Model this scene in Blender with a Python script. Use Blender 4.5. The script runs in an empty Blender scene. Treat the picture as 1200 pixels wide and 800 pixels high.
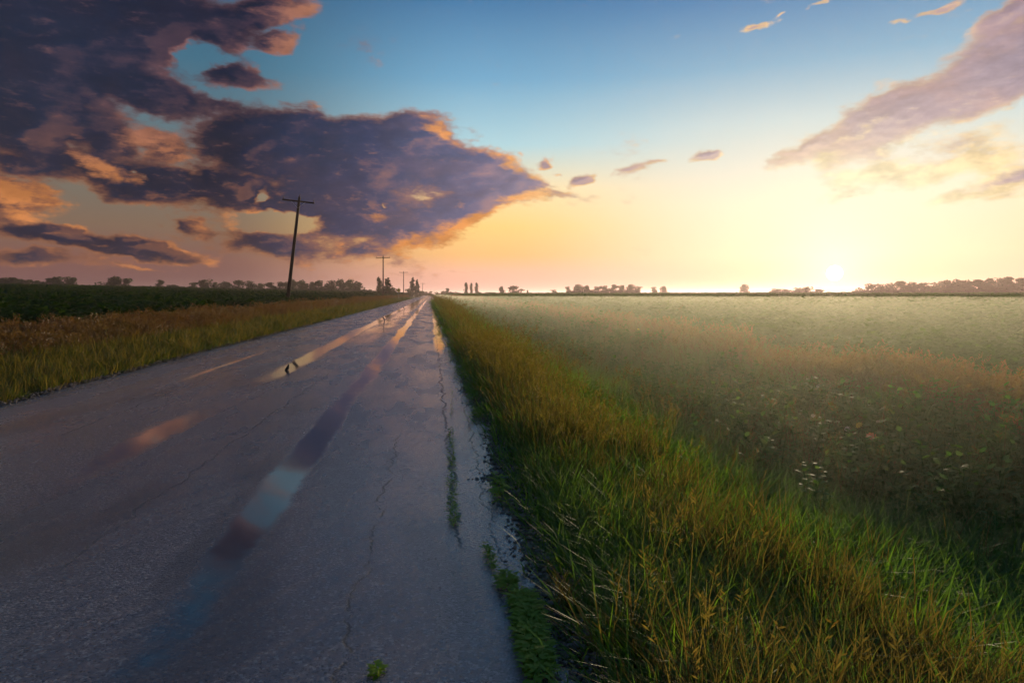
import bpy, bmesh, math, random
import numpy as np
from mathutils import Vector, Matrix, Euler, noise as mnoise

random.seed(7)
rng = np.random.default_rng(11)
scene = bpy.context.scene
COL = scene.collection

# ------------------------------------------------------------------ camera
F_PX = 800.0                      # 24 mm lens, in pixels of a 1200 px wide frame
YAW, PITCH, CAM_H = math.radians(6.7), math.radians(-4.0), 1.6
FWD = Vector((math.sin(YAW) * math.cos(PITCH), math.cos(YAW) * math.cos(PITCH), math.sin(PITCH)))
RGT = Vector((math.cos(YAW), -math.sin(YAW), 0.0))
UPV = RGT.cross(FWD)
EYE = Vector((0.0, 0.0, CAM_H))
camd = bpy.data.cameras.new("camera")
camd.sensor_width, camd.lens = 36.0, 24.0
camd.clip_start, camd.clip_end = 0.05, 9000.0
cam = bpy.data.objects.new("camera", camd)
COL.objects.link(cam)
cam.location = EYE
cam.rotation_euler = (math.radians(90) + PITCH, 0.0, -YAW)
scene.camera = cam

def px_dir(px, py):
    return (FWD * F_PX + RGT * (px - 600.0) + UPV * (400.0 - py)).normalized()

def azel(px, py):
    d = px_dir(px, py)
    return math.degrees(math.atan2(d.x, d.y)), math.degrees(math.asin(d.z))

# ------------------------------------------------------------------ render settings, exposure
scene.view_settings.view_transform = 'Standard'
scene.view_settings.look = 'None'
scene.view_settings.exposure = 0.4
scene.view_settings.gamma = 1.0
scene.render.engine = 'CYCLES'
cy = scene.cycles
cy.max_bounces, cy.diffuse_bounces, cy.glossy_bounces = 4, 3, 2
cy.transmission_bounces, cy.transparent_max_bounces, cy.volume_bounces = 3, 6, 0
cy.caustics_reflective = cy.caustics_refractive = False
cy.use_denoising = True
cy.sample_clamp_indirect = 4.0
cy.use_adaptive_sampling, cy.adaptive_threshold, cy.adaptive_min_samples = True, 0.03, 16

# ------------------------------------------------------------------ node helpers
def lin(c):
    out = []
    for v in c:
        v /= 255.0
        out.append(v / 12.92 if v <= 0.04045 else ((v + 0.055) / 1.055) ** 2.4)
    return tuple(out)

class G:
    """A small wrapper for building node trees."""
    def __init__(s, tree): s.t = tree
    def n(s, typ, **kw):
        nd = s.t.nodes.new(typ)
        for k, v in kw.items(): setattr(nd, k, v)
        return nd
    def put(s, sock, v):
        if isinstance(v, bpy.types.NodeSocket): s.t.links.new(v, sock)
        elif v is not None:
            if hasattr(sock, "default_value"):
                dv = sock.default_value
                if hasattr(dv, "__len__") and len(dv) == 4 and hasattr(v, "__len__") and len(v) == 3: v = (*v, 1.0)
                sock.default_value = v
    def m(s, op, a, b=None, c=None, clamp=False):
        nd = s.n('ShaderNodeMath', operation=op, use_clamp=clamp)
        for i, v in enumerate((a, b, c)): 
            if v is not None: s.put(nd.inputs[i], v)
        return nd.outputs[0]
    def v(s, op, a, b=None, scale=None):
        nd = s.n('ShaderNodeVectorMath', operation=op)
        s.put(nd.inputs[0], a)
        if b is not None: s.put(nd.inputs[1], b)
        if scale is not None: s.put(nd.inputs['Scale'], scale)
        return nd.outputs['Value'] if op in ('DOT_PRODUCT', 'LENGTH', 'DISTANCE') else nd.outputs[0]
    def noise(s, vec, scale, detail=4, rough=0.55, dist=0.0, color=False):
        nd = s.n('ShaderNodeTexNoise')
        s.put(nd.inputs['Vector'], vec); s.put(nd.inputs['Scale'], scale)
        s.put(nd.inputs['Detail'], detail); s.put(nd.inputs['Roughness'], rough)
        s.put(nd.inputs['Distortion'], dist)
        return nd.outputs['Color' if color else 'Fac']
    def rng(s, v, a, b, c=0.0, d=1.0, smooth=True):
        nd = s.n('ShaderNodeMapRange', interpolation_type='SMOOTHSTEP' if smooth else 'LINEAR')
        for i, x in enumerate((v, a, b, c, d)): s.put(nd.inputs[i], x)
        return nd.outputs[0]
    def mix(s, f, a, b, mode='MIX'):
        nd = s.n('ShaderNodeMix', data_type='RGBA', blend_type=mode)
        s.put(nd.inputs[0], f); s.put(nd.inputs[6], a); s.put(nd.inputs[7], b)
        return nd.outputs[2]
    def ramp(s, f, stops, interp='LINEAR'):
        nd = s.n('ShaderNodeValToRGB')
        cr = nd.color_ramp; cr.interpolation = interp
        while len(cr.elements) < len(stops): cr.elements.new(0.5)
        for e, (p, c) in zip(cr.elements, stops): e.position = p; e.color = (*c, 1.0)
        s.put(nd.inputs[0], f)
        return nd.outputs[0]
    def xyz(s, v):
        nd = s.n('ShaderNodeSeparateXYZ'); s.put(nd.inputs[0], v); return nd.outputs
    def vec(s, x, y, z):
        nd = s.n('ShaderNodeCombineXYZ')
        for i, q in enumerate((x, y, z)): s.put(nd.inputs[i], q)
        return nd.outputs[0]

# ------------------------------------------------------------------ sun and sky
SUN = px_dir(978, 320)
LAMP_EL = math.radians(5.0)
SUN_AZ = math.atan2(SUN.x, SUN.y)
sund = bpy.data.lights.new("sun", 'SUN')
sund.energy = 4.2
sund.angle = math.radians(0.5)
sund.color = (1.0, 0.76, 0.51)
sun = bpy.data.objects.new("sun", sund)
COL.objects.link(sun)
LAMP = Vector((SUN.x, SUN.y, 0)).normalized() * math.cos(LAMP_EL) + Vector((0, 0, math.sin(LAMP_EL)))
sun.rotation_euler = (-LAMP).to_track_quat('-Z', 'Y').to_euler()

# clouds: (px, py, half width, half height, turn, strength) as directions in the sky
CLOUDS = [
    (60,60,150,90,0,1.0),(200,30,110,45,10,.9),(300,12,70,25,10,.75),(335,50,42,17,5,.7),(60,150,115,45,-5,1.0),
    (175,112,85,26,-10,.9),(30,190,60,16,0,.7),(258,125,55,13,-12,.55),(276,92,46,22,0,.72),(258,42,40,16,0,.6),
    (130,205,62,24,-22,.85),(190,170,42,26,0,.75),(210,215,75,28,-8,.9),(300,175,85,42,0,1.0),(340,148,45,22,0,.8),
    (420,190,110,48,0,1.05),(490,168,62,34,0,1.0),(545,205,72,36,-12,1.0),(565,236,82,24,12,.9),(490,264,72,24,10,.9),(605,220,55,13,-6,.75),(645,222,32,6,0,.45),
    (400,245,115,36,0,.95),(330,287,72,20,-8,.75),(470,262,62,20,12,.75),(420,292,62,15,0,.55),(300,238,60,20,0,.8),(262,222,72,26,-6,.95),(165,222,55,18,-18,.75),
    (14,230,60,34,0,.85),(60,272,88,18,-8,.9),(150,288,95,12,-6,.85),(40,303,95,17,0,.6),(170,313,58,6,0,.38),
    (215,262,36,8,-12,.5),(245,272,26,5,-5,.4),(355,270,80,14,-6,.4),
    (955,172,62,15,24,.7),(1050,132,110,34,27,.9),(1150,90,110,38,25,.95),(1190,25,75,24,18,.75),
    (1190,205,65,22,15,.5),(1130,165,100,24,10,.42),(1020,208,75,28,16,.5),(1100,195,115,22,12,.6),(1000,232,70,13,8,.42),(1150,228,85,13,5,.5),(1180,235,60,14,5,.45),
    (890,28,24,8,12,.5),(908,12,13,5,10,.4),(958,4,24,5,22,.5),(1088,11,38,7,12,.5),(1042,35,14,6,0,.4),
    (826,184,20,7,3,.6),(640,187,18,9,0,.6),(691,210,20,10,8,.7),(740,196,26,9,12,.5),(662,230,34,7,0,.5),(655,205,14,6,0,.45),(770,188,14,5,0,.4),(600,178,20,7,-20,.4),
    (720,312,85,4,1,.22),(560,318,95,6,0,.28),(1060,285,60,3,3,.2),
]
HOLES = [(232,64,26,17,0,.75),(338,257,42,11,4,.95),(296,233,12,7,55,.55),(461,239,7,4,0,.4),(440,256,14,5,-20,.3),
         (95,165,34,14,15,.5),(160,205,10,5,0,.4)]

world = bpy.data.worlds.new("World")
scene.world = world
world.use_nodes = True
wt = world.node_tree
wt.nodes.clear()

# parts of the clouds that the low sun catches directly
LITS = [(182,163,40,17,0,.8),(215,178,26,10,0,.5),(112,192,30,14,-30,.9),(150,210,16,8,-20,.5),(12,226,48,20,0,1.0),(30,250,50,9,-6,.6),(345,12,40,15,0,.7),(345,52,32,11,0,.8),
        (300,10,40,12,10,.35),(180,22,25,10,0,.3),(520,152,34,9,-22,.7),(590,190,36,10,-35,.7),(632,208,20,7,0,.7),(560,264,75,11,13,.9),(478,288,55,10,10,.8),(630,234,50,7,6,.8),(440,253,22,8,0,.55),
        (400,290,26,5,-15,.35),(60,28,40,14,0,.25),(50,55,30,14,0,.25),(1010,150,50,6,28,.5),(1180,150,60,22,10,.8),(1060,170,60,9,15,.6),(960,192,60,10,20,.7),(1020,215,90,30,14,1.0),(1110,200,120,26,12,1.0),(1150,232,90,16,5,.9)]

def build_cloud_group():
    gt = bpy.data.node_groups.new("cloud_density", 'ShaderNodeTree')
    gt.interface.new_socket("Direction", in_out='INPUT', socket_type='NodeSocketVector')
    gt.interface.new_socket("Density", in_out='OUTPUT', socket_type='NodeSocketFloat')
    gt.interface.new_socket("Lit", in_out='OUTPUT', socket_type='NodeSocketFloat')
    g = G(gt)
    gi, go = g.n('NodeGroupInput'), g.n('NodeGroupOutput')
    D = g.v('NORMALIZE', gi.outputs[0])
    x, y, z = g.xyz(D)
    az = g.m('DEGREES', g.m('ARCTAN2', x, y))
    el = g.m('DEGREES', g.m('ARCSINE', z))
    P = g.vec(az, el, 0.0)
    Ds = g.v('MULTIPLY', D, (1.0, 1.0, 1.9))
    w1 = g.v('SUBTRACT', g.noise(Ds, 7.0, 2, .5, color=True), (.5, .5, .5))
    w2 = g.v('SUBTRACT', g.noise(Ds, 24.0, 3, .6, color=True), (.5, .5, .5))
    P = g.v('ADD', P, g.v('MULTIPLY', w1, (5.0, 2.6, 0.0)))
    P = g.v('ADD', P, g.v('MULTIPLY', w2, (3.0, 1.7, 0.0)))
    def blobs(lst):
        acc = None
        for (px, py, rx, ry, rot, amp) in lst:
            u, v = azel(px, py)
            sx = abs(azel(px + 5, py)[0] - azel(px - 5, py)[0]) / 10
            sy = abs(azel(px, py + 5)[1] - azel(px, py - 5)[1]) / 10
            mp = g.n('ShaderNodeMapping', vector_type='TEXTURE')
            g.put(mp.inputs['Vector'], P)
            mp.inputs['Location'].default_value = (u, v, 0)
            mp.inputs['Rotation'].default_value = (0, 0, math.radians(rot))
            mp.inputs['Scale'].default_value = (rx * sx * 1.6, ry * sy * 1.6, 1)
            gr = g.n('ShaderNodeTexGradient', gradient_type='SPHERICAL')
            g.put(gr.inputs[0], mp.outputs[0])
            val = g.m('MULTIPLY', gr.outputs['Fac'], amp * 1.5)
            acc = val if acc is None else g.m('SMOOTH_MAX', acc, val, 0.25)
        return acc
    b = blobs(CLOUDS)
    h = blobs(HOLES)
    lt = blobs(LITS)
    # the rest of the dome: broken cloud like that in view
    far = g.noise(g.v('MULTIPLY', D, (1, 1, 1.6)), 2.6, 3, .5)
    elm = g.rng(el, 24.0, 34.0)
    vd = g.v('NORMALIZE', Vector((FWD.x, FWD.y, 0)))
    hd = g.v('NORMALIZE', g.vec(x, y, 0.0))
    side = g.rng(g.m('DEGREES', g.m('ARCCOSINE', g.v('DOT_PRODUCT', hd, vd))), 42.0, 54.0)
    out = g.m('MAXIMUM', elm, side)
    dome = g.m('MULTIPLY', g.m('MULTIPLY', g.rng(far, .47, .68), 1.0), out)
    base = g.m('SUBTRACT', g.m('MAXIMUM', b, dome), h)
    f1 = g.m('SUBTRACT', g.noise(Ds, 10.0, 7, .57), .5)
    f2 = g.m('SUBTRACT', g.noise(g.v('MULTIPLY', Ds, (1, 1, 1.6)), 38.0, 6, .65), .5)
    d = g.m('ADD', base, g.m('MULTIPLY', f1, 1.0))
    d = g.m('ADD', d, g.m('MULTIPLY', f2, .45))
    d = g.m('SUBTRACT', d, .22)
    g.t.links.new(d, go.inputs[0])
    g.t.links.new(g.m('ADD', lt, g.m('MULTIPLY', f2, 1.8)), go.inputs[1])
    return gt

def build_world():
    g = G(wt)
    tc = g.n('ShaderNodeTexCoord')
    D0 = tc.outputs['Generated']
    x, y, z = g.xyz(D0)
    zc = g.m('MAXIMUM', z, 0.0)
    D = g.v('NORMALIZE', g.vec(x, y, zc))          # below the horizon the horizon colour goes on
    x, y, z = g.xyz(D)
    el = g.m('DEGREES', g.m('ARCSINE', z))
    S = tuple(SUN)
    sang = g.m('DEGREES', g.m('ARCCOSINE', g.m('MINIMUM', g.v('DOT_PRODUCT', D, S), 0.999999)))
    hd = g.v('NORMALIZE', g.vec(x, y, 0.0))
    sh = Vector((SUN.x, SUN.y, 0)).normalized()
    daz = g.m('DEGREES', g.m('ARCCOSINE', g.m('MINIMUM', g.v('DOT_PRODUCT', hd, tuple(sh)), 0.999999)))
    t = g.m('DIVIDE', el, 60.0)
    E = lambda stops: [(e / 60.0, lin(c)) for e, c in stops]
    near = g.ramp(t, E(SKY_NEAR)); mid = g.ramp(t, E(SKY_MID)); far = g.ramp(t, E(SKY_FAR))
    sky = g.mix(g.rng(daz, 6, 27), near, mid)
    sky = g.mix(g.rng(daz, 27, 49), sky, far)
    # physical sky adds its own scattering
    st = g.n('ShaderNodeTexSky', sky_type='NISHITA', sun_disc=False)
    st.sun_elevation, st.sun_rotation = LAMP_EL, SUN_AZ
    st.air_density, st.dust_density, st.ozone_density = 1.0, 2.0, 1.0
    g.put(st.inputs[0], D)
    sky = g.mix(1.0, sky, g.v('SCALE', st.outputs[0], scale=NISHITA), 'ADD')
    # clouds
    cg = build_cloud_group()
    def dens(v):
        nd = g.n('ShaderNodeGroup'); nd.node_tree = cg
        g.put(nd.inputs[0], v); return nd.outputs
    d0, caught = dens(D)
    d1 = dens(g.v('ADD', D, tuple(Vector(S) * 0.030)))[0]
    alpha = g.rng(d0, -0.02, 0.30)
    thick = g.rng(d0, 0.06, 0.46)
    dif = g.m('SUBTRACT', d0, d1)
    lit = g.rng(dif, 0.04, 0.42)          # the side that faces the sun
    shade = g.m('ADD', 1.0, g.m('MULTIPLY', g.rng(dif, -.35, .35, -1, 1), .18))
    a = g.m('DIVIDE', sang, 100.0)
    A = lambda stops: [(e / 100.0, lin(c)) for e, c in stops]
    core = g.ramp(a, A(CORE)); edge = g.ramp(a, A(EDGE)); blue = g.ramp(a, A(BLUE))
    gr1 = g.noise(g.v('MULTIPLY', D, (1, 1, 2.2)), 9.0, 5, .6)
    gr2 = g.noise(g.v('MULTIPLY', D, (1, 1, 2.0)), 22.0, 5, .6)
    core = g.v('SCALE', g.mix(g.rng(gr1, .33, .57), core, blue), scale=shade)
    thin = g.m('MULTIPLY', g.m('SUBTRACT', 1.0, thick), .5)
    k = g.m('ADD', g.m('MULTIPLY', lit, g.m('SUBTRACT', 1.0, g.m('MULTIPLY', thick, .80))), thin)
    k = g.m('ADD', k, g.m('MULTIPLY', g.m('SUBTRACT', gr2, .5), .14), clamp=True)
    edge = g.mix(g.m('MULTIPLY', g.rng(el, 15, 6, 0, .8), g.rng(sang, 20, 34)), edge, lin((222, 140, 72)))
    k = g.m('ADD', k, g.m('MULTIPLY', g.rng(caught, .25, 1.15), .95), clamp=True)
    edge = g.v('SCALE', edge, scale=g.rng(gr2, .3, .7, .68, 1.06))
    cloud = g.mix(k, core, edge)
    sky = g.mix(g.m('MULTIPLY', alpha, .96), sky, cloud)
    # the glow about the sun and its disc
    glow = g.m('POWER', math.e, g.m('DIVIDE', sang, -3.0))
    sky = g.mix(1.0, sky, g.v('SCALE', (1.0, .90, .74), scale=g.m('MULTIPLY', glow, GLOW)), 'ADD')
    disc = g.rng(sang, .62, .42)
    sky = g.mix(1.0, sky, g.v('SCALE', (1.0, .93, .82), scale=g.m('MULTIPLY', disc, 6.0)), 'ADD')
    bg = g.n('ShaderNodeBackground'); g.put(bg.inputs[0], sky); bg.inputs[1].default_value = SKY_GAIN
    wo = g.n('ShaderNodeOutputWorld'); g.t.links.new(bg.outputs[0], wo.inputs[0])
    world.cycles.sampling_method = 'MANUAL'
    world.cycles.sample_map_resolution = 1024

SKY_GAIN, NISHITA, GLOW = 0.80, 0.005, 0.42
SKY_NEAR = [(0,(220,160,142)),(1.0,(232,182,156)),(3.0,(234,214,184)),(7,(236,224,200)),(10,(216,218,206)),(13,(190,208,210)),(17,(130,172,198)),(23,(62,116,168)),(60,(62,106,152))]
SKY_MID = [(0,(226,164,154)),(1.8,(242,180,152)),(3.2,(246,186,120)),(5.5,(250,205,125)),(8.5,(248,220,165)),(12,(172,208,216)),(17,(112,165,198)),(23,(62,114,160)),(60,(58,102,148))]
SKY_FAR = [(0,(100,68,74)),(2.5,(120,82,78)),(5,(122,98,82)),(8,(112,106,96)),(12,(92,112,120)),(17,(62,105,128)),(24,(46,84,116)),(60,(52,92,136))]
CORE = [(4,(250,228,190)),(12,(196,164,156)),(20,(170,142,148)),(29,(112,100,126)),(38,(56,56,86)),(48,(29,30,50)),(100,(62,58,74))]
EDGE = [(4,(255,244,205)),(12,(255,226,172)),(20,(252,206,146)),(29,(246,164,92)),(38,(214,142,88)),(48,(132,88,84)),(100,(104,88,104))]
BLUE = [(4,(240,220,195)),(12,(182,160,162)),(20,(150,134,150)),(29,(90,92,126)),(38,(42,52,86)),(48,(23,28,50)),(100,(58,62,82))]
build_world()

# ------------------------------------------------------------------ scene-object helpers
def tag(o, label=None, cat=None, group=None, kind=None):
    if label: o["label"] = label
    if cat: o["category"] = cat
    if group: o["group"] = group
    if kind: o["kind"] = kind
    return o

def empty(name, loc, rz=0.0):
    o = bpy.data.objects.new(name, None)
    COL.objects.link(o)
    o.location, o.rotation_euler = loc, (0, 0, rz)
    o.empty_display_size = 0.3
    return o

class MB:
    """Collects vertices and faces, then links them as ONE mesh object."""
    def __init__(s): s.v, s.f, s.sm = [], [], []
    def add(s, vs, fs, smooth=False):
        o = len(s.v)
        s.v.extend([tuple(p) for p in vs]); s.f.extend([tuple(i + o for i in f) for f in fs])
        s.sm.extend([smooth] * len(fs))
    def tube(s, pts, rads, n=10, cap=True):
        pts = [Vector(p) for p in pts]
        vs, fs = [], []
        for i, p in enumerate(pts):
            t = (pts[min(i + 1, len(pts) - 1)] - pts[max(i - 1, 0)]).normalized()
            a = t.orthogonal().normalized() if abs(t.z) < .95 else t.cross(Vector((0, 1, 0))).normalized()
            b = t.cross(a)
            for k in range(n):
                q = 2 * math.pi * k / n
                vs.append(p + (a * math.cos(q) + b * math.sin(q)) * rads[i])
        for i in range(len(pts) - 1):
            for k in range(n):
                fs.append((i * n + k, i * n + (k + 1) % n, (i + 1) * n + (k + 1) % n, (i + 1) * n + k))
        if cap:
            fs.append(tuple(range(n - 1, -1, -1))); fs.append(tuple((len(pts) - 1) * n + k for k in range(n)))
        s.add(vs, fs, True)
    def box(s, c, size, rot=None, bev=0.0):
        bm = bmesh.new()
        bmesh.ops.create_cube(bm, size=1.0)
        bmesh.ops.scale(bm, vec=size, verts=bm.verts)
        if bev: bmesh.ops.bevel(bm, geom=bm.edges[:], offset=bev, segments=1, affect='EDGES')
        M = Matrix.Translation(c) @ (rot.to_matrix().to_4x4() if rot else Matrix())
        bm.transform(M); bm.verts.index_update()
        s.add([v.co.copy() for v in bm.verts], [[v.index for v in f.verts] for f in bm.faces])
        bm.free()
    def mesh(s, name, mat):
        me = bpy.data.meshes.new(name)
        me.from_pydata(s.v, [], s.f)
        me.polygons.foreach_set("use_smooth", s.sm)
        if mat: me.materials.append(mat)
        return me
    def build(s, name, mat, parent=None, loc=None):
        o = bpy.data.objects.new(name, s.mesh(name, mat))
        COL.objects.link(o)
        if parent: o.parent = parent
        if loc is not None: o.location = loc
        return o

def sm(t): t = np.clip(t, 0, 1); return t * t * (3 - 2 * t)

_tab = np.random.default_rng(5).random((256, 256))
def vnoise(x, y):
    x, y = np.asarray(x, float), np.asarray(y, float)
    xi, yi = np.floor(x).astype(int), np.floor(y).astype(int)
    fx, fy = sm(x - xi), sm(y - yi)
    T = lambda a, b: _tab[a % 256, b % 256]
    return (T(xi, yi) * (1 - fx) + T(xi + 1, yi) * fx) * (1 - fy) + (T(xi, yi + 1) * (1 - fx) + T(xi + 1, yi + 1) * fx) * fy
def fbm(x, y, o=3):
    r, a, t = 0, 1, 0
    for i in range(o): r = r + a * vnoise(x * 2 ** i + 17 * i, y * 2 ** i + 9 * i); t += a; a *= .5
    return r / t

# ------------------------------------------------------------------ terrain
PX = [-500, -180, -84, -30, -16, -13, -10, -8, -6.7, -6.2, .7, 1.15, 2.0, 3.4, 4.8, 6.6, 9, 12, 60, 400]
PZ = [6.0, 4.0, 2.2, .95, .60, .48, .25, .05, -.05, -.05, -.05, -.04, -.10, -.36, -.46, -.26, -.10, -.06, .22, .5]
def terrain(x, y):
    x, y = np.asarray(x, float), np.asarray(y, float)
    z = (np.interp(x - .5, PX, PZ) + np.interp(x + .5, PX, PZ) + 2 * np.interp(x, PX, PZ)) / 4
    off = sm((np.maximum(x - .75, -6.3 - x)) / 1.2)
    z = np.where((x > -6.2) & (x < .7), -.05, z)
    return z + off * (.10 * (fbm(x * .8, y * .5) - .5) + .25 * (fbm(x * .06 + 40, y * .06) - .5) * sm((np.abs(x) - 8) / 12))
def gz(x, y): return float(terrain(x, y))
def edge_r(y): return .68 + .30 * (fbm(np.asarray(y) * .55, 3.3, 3) - .5) + .22 * (fbm(np.asarray(y) * 3.1, 8.3, 2) - .5)
def edge_l(y): return -6.25 + .40 * (fbm(np.asarray(y) * .4, 63.3, 3) - .5)

def at_depth(px, py, d):
    return EYE + (FWD + RGT * ((px - 600) / F_PX) + UPV * ((400 - py) / F_PX)) * d
def on_ground(px, py):
    d = px_dir(px, py)
    lo, hi = .5, 3000.0
    t = .5
    while t < 3000:
        p = EYE + d * t
        if p.z <= max(gz(p.x, p.y), -.0 if -6.2 < p.x < .7 else -9): return p
        t *= 1.01
    return EYE + d * t

def spread(a, b, step, far, grow=1.13):
    out = [a]
    while out[-1] < b: out.append(out[-1] + step)
    while out[-1] < far:
        step *= grow; out.append(out[-1] + step)
    return out

def grid_mesh(name, xs, ys, zf, mat, kind):
    X, Y = np.meshgrid(xs, ys)
    if callable(zf): Z = zf(X, Y)
    nx, ny = len(xs), len(ys)
    me = bpy.data.meshes.new(name)
    idx = np.arange(nx * ny).reshape(ny, nx)
    quads = np.stack([idx[:-1, :-1], idx[:-1, 1:], idx[1:, 1:], idx[1:, :-1]], -1).reshape(-1, 4)
    me.from_pydata(np.stack([X, Y, Z], -1).reshape(-1, 3).tolist(), [], quads.tolist())
    me.polygons.foreach_set("use_smooth", [True] * len(quads))
    me.materials.append(mat)
    o = bpy.data.objects.new(name, me); COL.objects.link(o)
    o["kind"] = kind
    return o

# ------------------------------------------------------------------ materials
def new_mat(name):
    m = bpy.data.materials.new(name); m.use_nodes = True
    m.node_tree.nodes.clear()
    return m, G(m.node_tree)

def principled(g, col, rough, bump=None, spec=.5, metal=0.0):
    p = g.n('ShaderNodeBsdfPrincipled')
    g.put(p.inputs['Base Color'], col); g.put(p.inputs['Roughness'], rough)
    p.inputs['Metallic'].default_value = metal
    g.put(p.inputs['Specular IOR Level'], spec)
    if bump is not None: g.t.links.new(bump, p.inputs['Normal'])
    o = g.n('ShaderNodeOutputMaterial'); g.t.links.new(p.outputs[0], o.inputs[0])
    return p

def bump(g, h, dist, strength=1.0):
    b = g.n('ShaderNodeBump'); g.put(b.inputs['Height'], h)
    b.inputs['Distance'].default_value = dist; g.put(b.inputs['Strength'], strength)
    return b.outputs[0]

def leaf_mat(name, cols, trans=.5, gloss=.035, patch=.35):
    """Thin leaf: reflects and lets light through; each plant a little different, with patches over the ground."""
    m, g = new_mat(name)
    oi = g.n('ShaderNodeObjectInfo'); geo = g.n('ShaderNodeNewGeometry')
    pn = g.noise(geo.outputs['Position'], patch, 3, .6)
    isl = geo.outputs['Random Per Island']
    f = g.m('ADD', g.m('MULTIPLY', oi.outputs['Random'], .45), g.m('MULTIPLY', isl, .35))
    f = g.m('ADD', f, g.m('MULTIPLY', g.m('SUBTRACT', pn, .4), 1.1), clamp=True)
    c = g.ramp(f, [(i / (len(cols) - 1), q) for i, q in enumerate(cols)])
    d = g.n('ShaderNodeBsdfDiffuse'); g.put(d.inputs[0], c)
    t = g.n('ShaderNodeBsdfTranslucent'); g.put(t.inputs[0], g.mix(1.0, c, (1.25, 1.4, .6), 'MULTIPLY'))
    mx = g.n('ShaderNodeMixShader'); mx.inputs[0].default_value = trans
    g.t.links.new(d.outputs[0], mx.inputs[1]); g.t.links.new(t.outputs[0], mx.inputs[2])
    gl = g.n('ShaderNodeBsdfGlossy'); gl.inputs['Roughness'].default_value = .45
    mx2 = g.n('ShaderNodeMixShader'); mx2.inputs[0].default_value = gloss
    g.t.links.new(mx.outputs[0], mx2.inputs[1]); g.t.links.new(gl.outputs[0], mx2.inputs[2])
    o = g.n('ShaderNodeOutputMaterial'); g.t.links.new(mx2.outputs[0], o.inputs[0])
    return m

def ground_mat():
    m, g = new_mat("field_ground")
    pos = g.n('ShaderNodeNewGeometry').outputs['Position']
    x, y, z = g.xyz(pos)
    wob = g.m('MULTIPLY', g.m('SUBTRACT', g.noise(pos, .12, 3), .5), 6.0)
    xx = g.m('ADD', x, wob)
    n1 = g.noise(pos, .5, 5, .6); n2 = g.noise(pos, 6.0, 4, .6)
    green = g.mix(n1, (.030, .048, .010), (.075, .088, .018))
    crop = g.mix(g.noise(g.v('MULTIPLY', pos, (.35, .02, 1)), 1.0, 5, .6), (.028, .050, .012), (.070, .090, .022))
    rust = g.mix(n1, (.13, .060, .018), (.20, .105, .035))
    soil = g.mix(n2, (.040, .024, .015), (.085, .055, .035))
    c = g.mix(g.rng(xx, 9, 12), green, crop)
    c = g.mix(g.rng(xx, -12.5, -14.5), c, crop)
    # faint tracks of other crops far out
    c = g.mix(g.m('MULTIPLY', g.rng(g.noise(g.v('MULTIPLY', pos, (.004, .018, 1)), 1.0, 3), .52, .60), .5), c, (.10, .085, .03))
    band = g.m('MULTIPLY', g.rng(xx, -8.4, -9.4), g.rng(xx, -13.0, -11.8))
    band2 = g.m('MULTIPLY', g.rng(xx, 7.2, 8.2), g.rng(xx, 11, 9.6))
    c = g.mix(g.m('MULTIPLY', g.m('MAXIMUM', band, band2), .8), c, rust)
    sh = g.m('MULTIPLY', g.rng(x, 1.5, 1.0), g.rng(x, -7.0, -6.6))
    c = g.mix(g.m('MULTIPLY', sh, .9), c, soil)
    principled(g, c, .95, bump(g, g.noise(pos, 9.0, 6, .7), .05), spec=.1)
    return m

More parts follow.
